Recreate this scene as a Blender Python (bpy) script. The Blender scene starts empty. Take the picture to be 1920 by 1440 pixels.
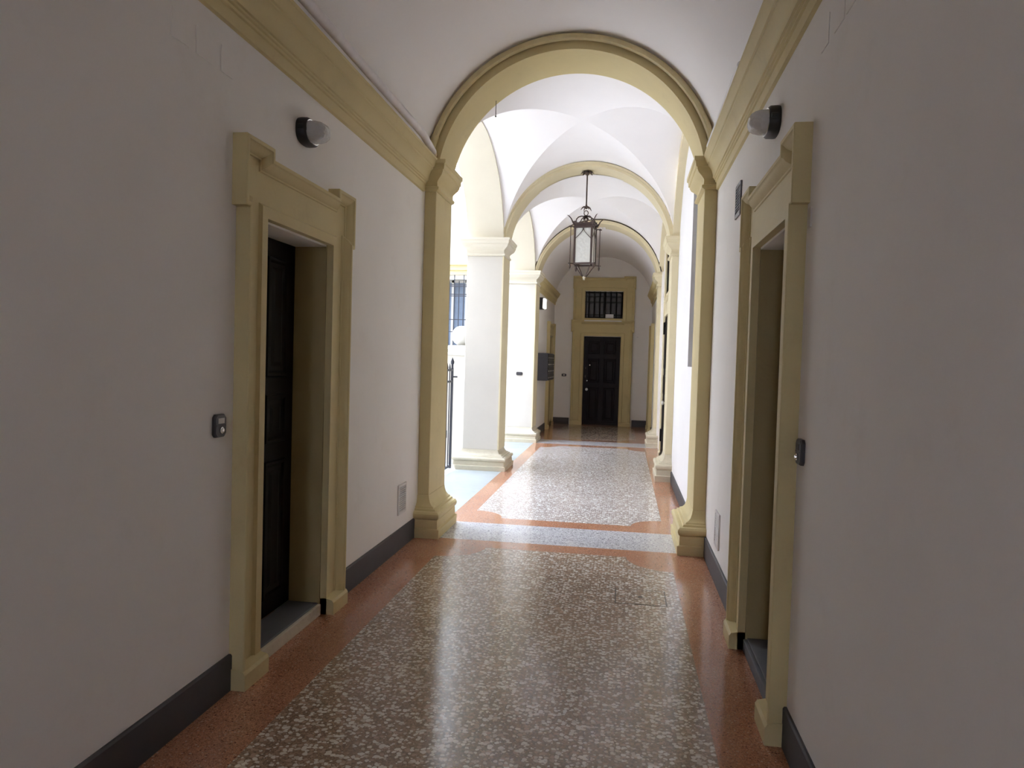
import bpy, bmesh, math, random
from mathutils import Vector, Matrix
from math import sin, cos, pi, sqrt, radians
random.seed(4)
scene = bpy.context.scene
col = scene.collection

# ------------------------------------------------------------------ materials
def new_mat(name):
    m = bpy.data.materials.new(name); m.use_nodes = True
    nt = m.node_tree; b = nt.nodes['Principled BSDF']
    return m, nt, b
def N(nt, t, **kw):
    n = nt.nodes.new(t)
    for k, v in kw.items():
        if k in n.inputs: n.inputs[k].default_value = v
        else: setattr(n, k, v)
    return n
def objcoord(nt):
    # shared world-scale coordinates: position in metres
    g = nt.nodes.new('ShaderNodeNewGeometry')
    return g.outputs['Position']
def paint(name, c, rough=.7, var=.06, scale=1.3, bump=.02, bscale=35, stain=None, stain_amt=.0, spec=.3):
    m, nt, b = new_mat(name); P = objcoord(nt)
    n1 = N(nt, 'ShaderNodeTexNoise', Scale=scale, Detail=6.0, Roughness=.6); nt.links.new(P, n1.inputs['Vector'])
    r = N(nt, 'ShaderNodeValToRGB')
    r.color_ramp.elements[0].position = .3; r.color_ramp.elements[1].position = .72
    r.color_ramp.elements[0].color = (*[x*(1-var) for x in c], 1)
    r.color_ramp.elements[1].color = (*[min(1, x*(1+var*.5)) for x in c], 1)
    nt.links.new(n1.outputs['Fac'], r.inputs['Fac'])
    out = r.outputs['Color']
    if stain:
        n2 = N(nt, 'ShaderNodeTexNoise', Scale=3.1, Detail=8.0, Roughness=.7); nt.links.new(P, n2.inputs['Vector'])
        r2 = N(nt, 'ShaderNodeValToRGB')
        r2.color_ramp.elements[0].position = .56; r2.color_ramp.elements[1].position = .75
        r2.color_ramp.elements[0].color = (0, 0, 0, 1); r2.color_ramp.elements[1].color = (stain_amt,)*3+(1,)
        nt.links.new(n2.outputs['Fac'], r2.inputs['Fac'])
        mx = N(nt, 'ShaderNodeMix', data_type='RGBA')
        nt.links.new(r2.outputs['Color'], mx.inputs['Factor']); nt.links.new(out, mx.inputs['A'])
        mx.inputs['B'].default_value = (*stain, 1); out = mx.outputs['Result']
    nt.links.new(out, b.inputs['Base Color'])
    b.inputs['Roughness'].default_value = rough; b.inputs['Specular IOR Level'].default_value = spec
    if bump:
        n3 = N(nt, 'ShaderNodeTexNoise', Scale=bscale, Detail=5.0); nt.links.new(P, n3.inputs['Vector'])
        bp_ = N(nt, 'ShaderNodeBump', Strength=bump*5, Distance=.004)
        nt.links.new(n3.outputs['Fac'], bp_.inputs['Height']); nt.links.new(bp_.outputs['Normal'], b.inputs['Normal'])
    return m
def terrazzo(name, matrix, matrix2, chips, scale, thr, rough=.14, small=None):
    m, nt, b = new_mat(name); P = objcoord(nt)
    wn = N(nt, 'ShaderNodeTexNoise', Scale=scale*.9, Detail=2.0); nt.links.new(P, wn.inputs['Vector'])
    ws = N(nt, 'ShaderNodeVectorMath', operation='SCALE'); nt.links.new(wn.outputs['Color'], ws.inputs[0]); ws.inputs['Scale'].default_value = .9/scale
    wa = N(nt, 'ShaderNodeVectorMath', operation='ADD'); nt.links.new(P, wa.inputs[0]); nt.links.new(ws.outputs[0], wa.inputs[1])
    v = N(nt, 'ShaderNodeTexVoronoi', Scale=scale, voronoi_dimensions='2D'); nt.links.new(wa.outputs[0], v.inputs['Vector'])
    # chip exists in some cells only, with its own size
    sep = N(nt, 'ShaderNodeSeparateColor'); nt.links.new(v.outputs['Color'], sep.inputs[0])
    th = N(nt, 'ShaderNodeMath', operation='MULTIPLY'); nt.links.new(sep.outputs['Red'], th.inputs[0]); th.inputs[1].default_value = thr
    lt = N(nt, 'ShaderNodeMath', operation='LESS_THAN'); nt.links.new(v.outputs['Distance'], lt.inputs[0]); nt.links.new(th.outputs[0], lt.inputs[1])
    n1 = N(nt, 'ShaderNodeTexNoise', Scale=1.1, Detail=5.0); nt.links.new(P, n1.inputs['Vector'])
    m1 = N(nt, 'ShaderNodeMix', data_type='RGBA'); m1.inputs['A'].default_value = (*matrix, 1); m1.inputs['B'].default_value = (*matrix2, 1)
    rm = N(nt, 'ShaderNodeMapRange'); rm.inputs['From Min'].default_value = .38; rm.inputs['From Max'].default_value = .62
    nt.links.new(n1.outputs['Fac'], rm.inputs['Value']); nt.links.new(rm.outputs['Result'], m1.inputs['Factor'])
    base = m1.outputs['Result']
    # fine aggregate
    v2 = N(nt, 'ShaderNodeTexVoronoi', Scale=scale*3.1, voronoi_dimensions='2D'); nt.links.new(P, v2.inputs['Vector'])
    s2 = N(nt, 'ShaderNodeSeparateColor'); nt.links.new(v2.outputs['Color'], s2.inputs[0])
    fm = N(nt, 'ShaderNodeMapRange'); fm.inputs['To Min'].default_value = .62; fm.inputs['To Max'].default_value = 1.35
    nt.links.new(s2.outputs['Green'], fm.inputs['Value'])
    m2 = N(nt, 'ShaderNodeMix', data_type='RGBA', blend_type='MULTIPLY'); m2.inputs['Factor'].default_value = 1
    nt.links.new(base, m2.inputs['A']); nt.links.new(fm.outputs['Result'], m2.inputs['B'])
    cr = N(nt, 'ShaderNodeValToRGB'); cr.color_ramp.interpolation = 'CONSTANT'
    els = cr.color_ramp.elements
    while len(els) < len(chips): els.new(.5)
    for i, c in enumerate(chips):
        els[i].position = i/len(chips); els[i].color = (*c, 1)
    nt.links.new(sep.outputs['Blue'], cr.inputs['Fac'])
    m3 = N(nt, 'ShaderNodeMix', data_type='RGBA'); nt.links.new(lt.outputs[0], m3.inputs['Factor'])
    nt.links.new(m2.outputs['Result'], m3.inputs['A']); nt.links.new(cr.outputs['Color'], m3.inputs['B'])
    nt.links.new(m3.outputs['Result'], b.inputs['Base Color'])
    rn = N(nt, 'ShaderNodeTexNoise', Scale=2.3, Detail=4.0); nt.links.new(P, rn.inputs['Vector'])
    rr = N(nt, 'ShaderNodeMapRange'); rr.inputs['To Min'].default_value = rough*.75; rr.inputs['To Max'].default_value = rough*1.35
    nt.links.new(rn.outputs['Fac'], rr.inputs['Value']); nt.links.new(rr.outputs['Result'], b.inputs['Roughness'])
    b.inputs['Specular IOR Level'].default_value = .55
    bn = N(nt, 'ShaderNodeTexNoise', Scale=.9, Detail=2.0); nt.links.new(P, bn.inputs['Vector'])
    bb = N(nt, 'ShaderNodeBump', Strength=.12, Distance=.02); nt.links.new(bn.outputs['Fac'], bb.inputs['Height']); nt.links.new(bb.outputs['Normal'], b.inputs['Normal'])
    return m
def simple(name, c, rough=.5, metal=0, spec=.5, emit=None, es=0):
    m = paint(name, c, rough, var=.12, scale=9, bump=0, spec=spec)
    b = m.node_tree.nodes['Principled BSDF']; b.inputs['Metallic'].default_value = metal
    if emit:
        b.inputs['Emission Color'].default_value = (*emit, 1); b.inputs['Emission Strength'].default_value = es
    return m
M = {}
M['bayplaster'] = paint('cool_lit_bay_plaster', (.82, .81, .82), .85, .035, .9, .03, 28)  # same wall white, cooled so the colour carries the bay's cooler light
M['plaster'] = paint('white_plaster', (.85, .825, .795), .85, .035, .9, .03, 28, stain=(.70, .65, .58), stain_amt=.25)
M['vault'] = paint('vault_plaster', (.87, .85, .855), .9, .03, .8, .02, 22)
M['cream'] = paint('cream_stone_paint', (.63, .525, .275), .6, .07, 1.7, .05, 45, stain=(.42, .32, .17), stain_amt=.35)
M['creamlit'] = paint('bay_lit_cream', (.70, .62, .42), .6, .06, 1.7, .05, 45, stain=(.5, .40, .24), stain_amt=.25)  # the near cream, lightened in colour to stand in for the bays' light
M['creamworn'] = paint('worn_cream_stone', (.61, .55, .42), .7, .10, 3.0, .12, 30, stain=(.30, .24, .15), stain_amt=.55)
M['soffit'] = paint('pale_cream_soffit', (.72, .67, .55), .8, .05, 1.2, .03, 30)
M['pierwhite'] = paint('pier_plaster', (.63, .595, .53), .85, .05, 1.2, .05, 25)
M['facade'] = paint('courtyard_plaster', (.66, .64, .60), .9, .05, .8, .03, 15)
M['grey'] = paint('grey_skirting_paint', (.072, .068, .072), .55, .12, 3, .02, 40)
M['terracotta'] = terrazzo('red_terrazzo', (.40, .175, .095), (.47, .23, .135), [(.45, .25, .17), (.36, .17, .11), (.16, .06, .04), (.55, .36, .27)], 70, .33, .13)
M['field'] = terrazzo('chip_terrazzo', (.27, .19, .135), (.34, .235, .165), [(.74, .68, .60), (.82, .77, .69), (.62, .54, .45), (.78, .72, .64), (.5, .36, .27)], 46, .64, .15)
M['fieldlit'] = terrazzo('bay_lit_chip_terrazzo', (.38, .32, .29), (.44, .375, .335), [(.76, .72, .67), (.84, .80, .76), (.66, .60, .54), (.80, .76, .71), (.5, .42, .37)], 46, .66, .15)  # near chip terrazzo with the bays' washed-out brightness put into its colour
M['threshold'] = terrazzo('pale_terrazzo', (.48, .47, .48), (.54, .52, .53), [(.72, .70, .70), (.6, .58, .58), (.22, .21, .22)], 55, .5, .15)
M['slab'] = paint('pale_stone_slab', (.40, .43, .42), .35, .18, 1.4, .04, 20, stain=(.17, .24, .19), stain_amt=.6)
M['yard'] = paint('courtyard_paving', (.46, .46, .45), .8, .2, 1.1, .08, 14, stain=(.14, .2, .14), stain_amt=.6)
M['step'] = paint('grey_stone_step', (.16, .165, .18), .6, .15, 2.5, .05, 30)
M['wood'] = paint('dark_varnished_wood', (.006, .004, .003), .5, .3, 6, .02, 60, spec=.15)
M['wood2'] = paint('dark_red_wood', (.009, .003, .003), .4, .3, 6, .02, 60, spec=.15)
M['knob'] = simple('polished_knob', (.85, .84, .82), .25, .2)
M['iron'] = simple('wrought_iron', (.012, .010, .010), .5, .7)
M['irongate'] = simple('painted_iron', (.045, .047, .06), .5, .2)
M['bronze'] = simple('old_bronze', (.075, .050, .045), .5, .6)
M['black'] = simple('black_plastic', (.012, .010, .010), .45)
M['chrome'] = simple('chrome', (.75, .75, .75), .15, 1)
M['plate'] = simple('dark_nickel_plate', (.05, .046, .048), .4, .15)
M['paper'] = simple('white_card', (.75, .74, .74), .6)
M['pipe'] = simple('white_pvc', (.74, .70, .72), .45)
M['pipecream'] = simple('cream_pipe_paint', (.64, .54, .30), .5)
M['mail'] = simple('anthracite_metal', (.062, .062, .075), .4, .2)
M['gap'] = paint('gap_dark', (.05, .04, .03), .9, .3, 8, 0)  # near-black tone for joints, finger hole and the line round the arches
M['vent'] = simple('white_vent_plastic', (.72, .69, .67), .5)
M['ventdark'] = simple('vent_shadow_grey', (.12, .11, .11), .6)
M['ventgrey'] = simple('grey_vent_metal', (.16, .15, .16), .5, .3)
M['facadegrey'] = paint('unseen_facade_grey', (.40, .385, .36), .9, .05, .8, .03, 15)  # dark tone chosen to limit bounce light from unseen facades
M['reveal'] = paint('shade_toned_reveal', (.40, .315, .15), .6, .08, 1.7, .05, 45)  # frame cream darkened, the recess shade put into the colour
M['ball'] = paint('white_stone', (.62, .60, .55), .75, .05, 3, .03, 30)
M['lampon'] = simple('lit_diffuser', (.9, .9, .9), .5, emit=(1, .97, .93), es=3.0)
def glass(name, c, rough, trans=1.0, bump=0, bs=40):
    m, nt, b = new_mat(name)
    b.inputs['Base Color'].default_value = (*c, 1); b.inputs['Roughness'].default_value = rough
    b.inputs['Transmission Weight'].default_value = trans; b.inputs['IOR'].default_value = 1.45
    P = objcoord(nt)
    n = N(nt, 'ShaderNodeTexVoronoi', Scale=bs); nt.links.new(P, n.inputs['Vector'])
    bu = N(nt, 'ShaderNodeBump', Strength=bump, Distance=.01); nt.links.new(n.outputs['Distance'], bu.inputs['Height']); nt.links.new(bu.outputs['Normal'], b.inputs['Normal'])
    return m
M['lampglass'] = glass('ribbed_lamp_glass', (.80, .79, .79), .18, .35, .35, 55)
def frosted():
    m, nt, b = new_mat('dimpled_lantern_glass'); P = objcoord(nt)
    b.inputs['Base Color'].default_value = (.86, .86, .83, 1); b.inputs['Roughness'].default_value = .3
    tr = N(nt, 'ShaderNodeBsdfTranslucent'); tr.inputs['Color'].default_value = (.9, .9, .87, 1)
    mx = N(nt, 'ShaderNodeMixShader'); mx.inputs[0].default_value = .45
    n = N(nt, 'ShaderNodeTexVoronoi', Scale=26); nt.links.new(P, n.inputs['Vector'])
    bu = N(nt, 'ShaderNodeBump', Strength=.6, Distance=.012); nt.links.new(n.outputs['Distance'], bu.inputs['Height'])
    nt.links.new(bu.outputs['Normal'], b.inputs['Normal']); nt.links.new(bu.outputs['Normal'], tr.inputs['Normal'])
    nt.links.new(b.outputs[0], mx.inputs[1]); nt.links.new(tr.outputs[0], mx.inputs[2])
    nt.links.new(mx.outputs[0], nt.nodes['Material Output'].inputs['Surface'])
    return m
M['lanternglass'] = frosted()
M['winglass'] = simple('dim_window_glass', (.06, .055, .06), .15, 0, .6)
M['blueglass'] = simple('pale_window_glass', (.17, .215, .29), .2, 0, .6)

# ------------------------------------------------------------------ mesh helpers
class MB:
    def __init__(s): s.v = []; s.f = []; s.m = []
    def add(s, vs, fs, mi=0):
        o = len(s.v); s.v += [tuple(map(float, v)) for v in vs]
        s.f += [[o+i for i in f] for f in fs]; s.m += [mi]*len(fs)
    def box(s, x0, x1, y0, y1, z0, z1, mi=0):
        x0, x1 = sorted((x0, x1)); y0, y1 = sorted((y0, y1)); z0, z1 = sorted((z0, z1))
        s.add([(x0,y0,z0),(x1,y0,z0),(x1,y1,z0),(x0,y1,z0),(x0,y0,z1),(x1,y0,z1),(x1,y1,z1),(x0,y1,z1)],
              [(0,3,2,1),(4,5,6,7),(0,1,5,4),(1,2,6,5),(2,3,7,6),(3,0,4,7)], mi)
    def loft(s, loops, closed=True, caps=True, mi=0):
        n = len(loops[0]); vs = [p for l in loops for p in l]; fs = []
        for i in range(len(loops)-1):
            for j in range(n if closed else n-1):
                k = (j+1) % n
                fs.append((i*n+j, i*n+k, (i+1)*n+k, (i+1)*n+j))
        if caps and closed:
            fs.append(tuple(range(n-1, -1, -1))); fs.append(tuple((len(loops)-1)*n+j for j in range(n)))
        s.add(vs, fs, mi)
    def prism(s, poly, fn, a, b, mi=0):
        s.loft([[fn(u, v, a) for u, v in poly], [fn(u, v, b) for u, v in poly]], mi=mi)
    def tube(s, pts, r, n=10, mi=0, rs=None, closed=False):
        pts = [Vector(p) for p in pts]; loops = []; up = None
        for i, p in enumerate(pts):
            a = pts[i-1] if (i or closed) else p; b = pts[(i+1) % len(pts)] if (i < len(pts)-1 or closed) else p
            t = (b-a).normalized()
            if up is None: up = Vector((0, 0, 1)) if abs(t.z) < .9 else Vector((0, 1, 0))
            s1 = t.cross(up)
            if s1.length < 1e-4: s1 = t.cross(Vector((1, 0, 0)))
            s1.normalize(); u1 = s1.cross(t).normalized(); up = u1
            R = rs[i] if rs else r
            loops.append([p+(s1*cos(2*pi*k/n)+u1*sin(2*pi*k/n))*R for k in range(n)])
        if closed: loops.append(loops[0]); s.loft(loops, caps=False, mi=mi)
        else: s.loft(loops, mi=mi)
    def lathe(s, c, prof, n=24, axis='z', mi=0):
        c = Vector(c); loops = []
        for r, h in prof:
            l = []
            for k in range(n):
                a = 2*pi*k/n
                if axis == 'z': q = (r*cos(a), r*sin(a), h)
                elif axis == 'x': q = (h, r*cos(a), r*sin(a))
                else: q = (r*cos(a), h, r*sin(a))
                l.append(c+Vector(q))
            loops.append(l)
        s.loft(loops, mi=mi)
OFF = {}
def build(name, mb, mats, parent=None, smooth=40, bevel=0, xf=None):
    if not isinstance(mats, (list, tuple)): mats = [mats]
    vs = [Vector(v) for v in mb.v]
    if xf: vs = [xf @ v for v in vs]
    if parent is None:
        lo = [min(v[i] for v in vs) for i in range(3)]; hi = [max(v[i] for v in vs) for i in range(3)]
        off = Vector(((lo[0]+hi[0])/2, (lo[1]+hi[1])/2, lo[2]))
    else: off = OFF[parent.name]
    me = bpy.data.meshes.new(name)
    me.from_pydata([v-off for v in vs], [], mb.f)
    for m in mats: me.materials.append(m)
    me.polygons.foreach_set('material_index', mb.m)
    bm = bmesh.new(); bm.from_mesh(me)
    bmesh.ops.remove_doubles(bm, verts=bm.verts, dist=1e-6)
    bmesh.ops.recalc_face_normals(bm, faces=bm.faces); bm.to_mesh(me); bm.free()
    if smooth:
        me.shade_smooth(); me.set_sharp_from_angle(angle=radians(smooth))
    o = bpy.data.objects.new(name, me); col.objects.link(o)
    if parent is None: o.location = off
    else: o.parent = parent
    OFF[o.name] = off
    if bevel:
        b = o.modifiers.new('bevel', 'BEVEL'); b.width = bevel; b.segments = 2; b.limit_method = 'ANGLE'; b.angle_limit = radians(40)
    return o
def tag(o, label, cat, group=None, kind=None):
    o['label'] = label; o['category'] = cat
    if group: o['group'] = group
    if kind: o['kind'] = kind
    return o
def thing(name, loc, label, cat, group=None, kind=None):
    o = bpy.data.objects.new(name, None); col.objects.link(o); o.location = loc
    o.empty_display_size = .1
    OFF[o.name] = Vector(loc)
    return tag(o, label, cat, group, kind)
def struct(name, mb, mats, label=None, cat='wall', **k):
    o = build(name, mb, mats, **k); o['kind'] = 'structure'
    if label: o['label'] = label; o['category'] = cat
    return o

XL, XR = -1.80, .727          # near corridor walls
XB = .69                      # bay right wall
CX = -.537                    # corridor axis

# ------------------------------------------------------------------ camera
def make_camera():
    f, yaw, pitch, roll = 1378.96, .150063259, -.0329765192, .0291082114
    cy, sy = cos(yaw), sin(yaw); fw = Vector((-sy, cy, 0)); r = Vector((cy, sy, 0)); u = Vector((0, 0, 1))
    cp, sp = cos(pitch), sin(pitch); f2 = fw*cp+u*sp; u2 = u*cp-fw*sp
    cr, sr = cos(roll), sin(roll); r3 = r*cr+u2*sr; u3 = u2*cr-r*sr
    cam = bpy.data.cameras.new('camera'); o = bpy.data.objects.new('camera', cam); col.objects.link(o)
    cam.sensor_width = 36; cam.sensor_fit = 'HORIZONTAL'; cam.lens = 36*f/1920
    o.matrix_world = Matrix(((r3.x, u3.x, -f2.x, 0), (r3.y, u3.y, -f2.y, 0), (r3.z, u3.z, -f2.z, 1.6), (0, 0, 0, 1)))
    cam.clip_start = .05; cam.clip_end = 200
    scene.camera = o
make_camera()

# ------------------------------------------------------------------ floor
def arc_corner(cx, cy, r, a0, a1, n=8):
    return [(cx+r*cos(a0+(a1-a0)*i/n), cy+r*sin(a0+(a1-a0)*i/n)) for i in range(n+1)]
def notched(x0, x1, y0, y1, r, near=True, far=True):
    p = []
    p += arc_corner(x0, y0, r, pi/2, 0) if near else [(x0, y0)]
    p += arc_corner(x1, y0, r, pi, pi/2) if near else [(x1, y0)]
    p += arc_corner(x1, y1, r, -pi/2, -pi) if far else [(x1, y1)]
    p += arc_corner(x0, y1, r, 0, -pi/2) if far else [(x0, y1)]
    return p
def build_floor():
    bm = bmesh.new()
    def face(pts, mi):
        f = bm.faces.new([bm.verts.new((x, y, 0)) for x, y in pts]); f.material_index = mi
    def ring(outer, inner, mi):
        ed = []
        for loop in (outer, inner):
            vs = [bm.verts.new((x, y, 0)) for x, y in loop]
            ed += [bm.edges.new((vs[i], vs[(i+1) % len(vs)])) for i in range(len(vs))]
        g = bmesh.ops.triangle_fill(bm, edges=ed, use_beauty=True)
        for f in g['geom']:
            if isinstance(f, bmesh.types.BMFace): f.material_index = mi
    f1 = notched(-1.46, .43, -3.3, 6.10, .36, near=False)
    ring([(-2.35, -4), (1.2, -4), (1.2, 6.33), (-2.35, 6.33)], f1, 0); face(f1, 1)
    face([(-2.35, 6.33), (1.2, 6.33), (1.2, 7.02), (-2.35, 7.02)], 2)
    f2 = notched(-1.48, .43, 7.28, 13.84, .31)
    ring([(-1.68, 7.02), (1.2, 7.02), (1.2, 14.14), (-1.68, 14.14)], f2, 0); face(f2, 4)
    face([(-2.35, 7.02), (-1.68, 7.02), (-1.68, 14.14), (-2.35, 14.14)], 3)
    face([(-2.35, 14.14), (1.2, 14.14), (1.2, 14.86), (-2.35, 14.86)], 2)
    f3 = notched(-1.42, .30, 15.12, 18.35, .3)
    ring([(-2.35, 14.86), (1.2, 14.86), (1.2, 19.2), (-2.35, 19.2)], f3, 0); face(f3, 1)
    bmesh.ops.recalc_face_normals(bm, faces=bm.faces)
    for f in bm.faces:
        if f.normal.z < 0: f.normal_flip()
    me = bpy.data.meshes.new('floor'); bm.to_mesh(me); bm.free()
    for k in ('terracotta', 'field', 'threshold', 'slab', 'fieldlit'): me.materials.append(M[k])
    o = bpy.data.objects.new('floor', me); col.objects.link(o); o['kind'] = 'structure'
    o['label'] = 'polished terrazzo floor, white chips framed by red borders'; o['category'] = 'floor'
build_floor()
# courtyard ground
mb = MB(); mb.box(-9.2, -2.35, 5.0, 14.3, -.25, -.03)
struct('floor_courtyard', mb, M['yard'], 'pale mossy paving of the courtyard outside the arcade', 'floor')
mb = MB(); mb.box(-9, 8, -14, -4, -.2, -.02)
struct('floor_street', mb, M['yard'], 'street paving outside the entrance of the passage', 'floor')

# access cover in the floor
t = thing('floor_access_cover', (.165, 5.07, 0), 'rectangular floor hatch cut into the terrazzo, small finger hole in its middle', 'hatch')
mb = MB(); mb.box(.0, .33, 4.915, 5.225, .0006, .0016); build('cover_plate', mb, M['field'], t, smooth=0)
mb = MB()
for a in ((-.007, 0, 4.908, 5.232), (.33, .337, 4.908, 5.232), (0, .33, 4.908, 4.915), (0, .33, 5.225, 5.232)): mb.box(*a, .0004, .0014)
build('joint', mb, M['gap'], t, smooth=0)
mb = MB(); mb.lathe((.165, 5.07, .0016), [(.001, 0), (.018, 0), (.018, .0008), (.001, .0008)], 16); build('finger_hole', mb, M['gap'], t)

# ------------------------------------------------------------------ walls
def cells(mb, fn, us, vs, holes, w0, w1, mi=0):
    for i in range(len(us)-1):
        for j in range(len(vs)-1):
            cu, cv = (us[i]+us[i+1])/2, (vs[j]+vs[j+1])/2
            if any(h[0] < cu < h[1] and h[2] < cv < h[3] for h in holes): continue
            mb.prism([(us[i], vs[j]), (us[i+1], vs[j]), (us[i+1], vs[j+1]), (us[i], vs[j+1])], fn, w0, w1, mi)
fnL = lambda u, v, w: (XL+w, u, v)          # w = out of the wall into the corridor
fnR = lambda u, v, w: (XR-w, u, v)
fnBR = lambda u, v, w: (XB-w, u, v)
fnCL = lambda u, v, w: (-1.79+w, u, v)
fnCR = lambda u, v, w: (.66-w, u, v)
YB = 18.75
fnBK = lambda u, v, w: (u, YB-w, v)
DU0, DU1, DZ = 3.43, 4.26, 2.26
def wall(name, fn, u0, u1, v1, holes, th, label, mat='plaster', v0=-.02):
    us = sorted({u0, u1, *[h[0] for h in holes], *[h[1] for h in holes]}); vs = sorted({v0, v1, *[h[2] for h in holes], *[h[3] for h in holes]})
    mb = MB(); cells(mb, fn, us, vs, holes, -th, 0)
    for h in holes: mb.prism([(h[0]-.05, h[2]-.02), (h[1]+.05, h[2]-.02), (h[1]+.05, h[3]+.05), (h[0]-.05, h[3]+.05)], fn, -th-.08, -th)
    return struct(name, mb, M[mat], label, smooth=0)
wall('wall_left', fnL, -4, 6.44, 3.45, [(DU0, DU1, -.02, DZ)], .5, 'white plaster wall with the doorway on the left of the near passage')
wall('wall_right', fnR, -4, 6.44, 3.45, [(DU0, DU1, -.02, DZ)], .5, 'white plaster wall with the doorway on the right of the near passage')
WIN = (7.15, 8.25, 1.58, 3.72)
B3D = (11.45, 12.75, -.02, 2.40); B3W = (11.45, 12.75, 2.78, 3.45)
wall('wall_right_bay', fnBR, 6.9, 10.5, 5.2, [WIN], .5, 'sunlit white wall right of the first vaulted bay', 'bayplaster')
wall('wall_right_far_bay', fnBR, 10.5, 14.5, 5.2, [B3D, B3W], .5, 'wall behind the cream doorway in the second vaulted bay')
CD = (17.25, 18.2, -.02, 2.2)
wall('wall_left_end', fnCL, 14.25, YB, 3.5, [CD], .5, 'shaded left wall carrying the letterboxes')
wall('wall_right_end', fnCR, 14.25, YB, 3.5, [CD], .5, 'shaded right wall beside the far door')
BD = (-1.03, -.09, -.02, 2.26); BW = (-1.03, -.06, 2.71, 3.40)
wall('wall_far', fnBK, -2.4, 1.3, 4.9, [BD, (-1.03, -.06, 2.71, 3.40)], .5, 'shaded end wall around the far door and its transom window')
# unseen closure blocks behind the openings, added to stop light leaking in
# rear of the passage behind the viewpoint: unseen wall, its narrow opening sized to let in fill light
mb = MB()
cells(mb, lambda u, v, w: (u, -4.0+w, v), [-2.4, -.75, -.4, 1.3], [-.02, 2.1, 4.7], [(-.75, -.4, -.02, 2.1)], -.3, 0)
struct('wall_rear_light_gap', mb, M['plaster'], 'unseen rear wall of the passage, opening sized for fill light', smooth=0)

# ------------------------------------------------------------------ vaults
def barrel(mb, cx, cz, ra, rb, y0, y1, zmin, n=48, th=.12):
    a0 = math.asin(max(-1, min(1, (zmin-cz)/rb)))
    ins = []; outs = []
    for i in range(n+1):
        a = a0+(pi-2*a0)*i/n
        ins.append((cx+ra*cos(a), cz+rb*sin(a))); outs.append((cx+(ra+th)*cos(a), cz+(rb+th)*sin(a)))
    poly = ins+outs[::-1]
    l0 = [(x, y0, z) for x, z in poly]; l1 = [(x, y1, z) for x, z in poly]
    k = len(poly); vs = l0+l1; fs = [(j, (j+1) % k, k+(j+1) % k, k+j) for j in range(k)]
    for i in range(n):
        fs.append((i, i+1, k-2-i, k-1-i)); fs.append((k+i, k+i+1, 2*k-2-i, 2*k-1-i))
    mb.add(vs, fs)
mb = MB(); barrel(mb, CX, 3.126, 1.296, 1.296, -4.0, 6.44, 3.30)
struct('ceiling', mb, M['vault'], 'plain white barrel vault over the near passage', 'ceiling', smooth=60)
mb = MB(); barrel(mb, -.575, 3.06, 1.235, 1.19, 14.6, YB, 3.28)
struct('ceiling_end', mb, M['vault'], 'shaded barrel vault in front of the far door', 'ceiling', smooth=60)
def groin(name, x0, x1, y0, y1, zc, a, b, la, label, n=40):
    cx, cy = (x0+x1)/2, (y0+y1)/2; hx, hy = (x1-x0)/2, (y1-y0)/2; mb = MB(); th = .1
    zt = lambda x: zc+b*sqrt(max(0, 1-((x-cx)/a)**2)); k0 = hx/a
    zl = lambda y: zc+b*sqrt(max(0, 1-((y-cy)/hy*k0)**2))
    for q in range(4):
        for k in (0, th):
            vs = []; fs = []
            for i in range(n+1):
                for j in range(n+1):
                    s_ = i/n; t_ = s_*(2*j/n-1)
                    if q < 2: x, y = cx+hx*s_*(1 if q else -1), cy+hy*t_; z = zl(y)      # side cells: barrel across
                    else: x, y = cx+hx*t_, cy+hy*s_*(1 if q == 3 else -1); z = zt(x)     # end cells: barrel along
                    vs.append((x, y, z+k))
            for i in range(n):
                for j in range(n): e = i*(n+1)+j; fs.append((e, e+1, e+n+2, e+n+1))
            mb.add(vs, fs)
    struct(name, mb, M['vault'], label, 'ceiling', smooth=6)
groin('ceiling_bay', -1.77, .64, 6.93, 10.48, 3.17, 1.225, 1.25, 1.80, 'bright groin vault over the first bay beyond the near arch')
groin('ceiling_far_bay', -1.77, .64, 10.9, 14.3, 3.12, 1.225, 1.22, 1.72, 'bright groin vault over the bay behind the lantern')

# ------------------------------------------------------------------ arches
def arch_ring(mb, cx, cz, ra, rb, t, y0, y1, zmin, n=56, mi=0):
    a0 = math.asin(max(-1, min(1, (zmin-cz)/rb))); loops = []
    for i in range(n+1):
        a = a0+(pi-2*a0)*i/n; c_, s_ = cos(a), sin(a)
        p = (cx+ra*c_, cz+rb*s_); q = (cx+(ra+t)*c_, cz+(rb+t)*s_)
        loops.append([(p[0], y0, p[1]), (p[0], y1, p[1]), (q[0], y1, q[1]), (q[0], y0, q[1])])
    mb.loft(loops, mi=mi)
def arch(label, cx, cz, r, y0, y1, molding):
    cm = M['creamlit' if molding else 'cream']
    t = thing('archway', (cx, (y0+y1)/2, 3.33), label, 'arch', 'cream arches spanning the corridor')
    mb = MB(); arch_ring(mb, cx, cz, r, r, .5, y0, y1, 3.33); build('arch_ring', mb, cm, t, smooth=50)
    if molding:
        mb = MB(); arch_ring(mb, cx, cz, r+.030, r+.030, .032, y0-.028, y0, 3.33); build('archivolt_molding', mb, cm, t, smooth=50)
        mb = MB(); arch_ring(mb, cx, cz, r+.062, r+.062, .02, y0-.012, y0, 3.35); build('joint', mb, M['gap'], t, smooth=50)
    return t
arch('nearest cream arch, broad soffit, with a conduit bent round its face', CX, 3.126, 1.165, 6.42, 6.97, False)
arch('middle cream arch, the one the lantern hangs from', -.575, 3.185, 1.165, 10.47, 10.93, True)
arch('farthest cream arch, opening onto the shaded end of the corridor', -.57, 3.085, 1.165, 14.24, 14.78, True)
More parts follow.
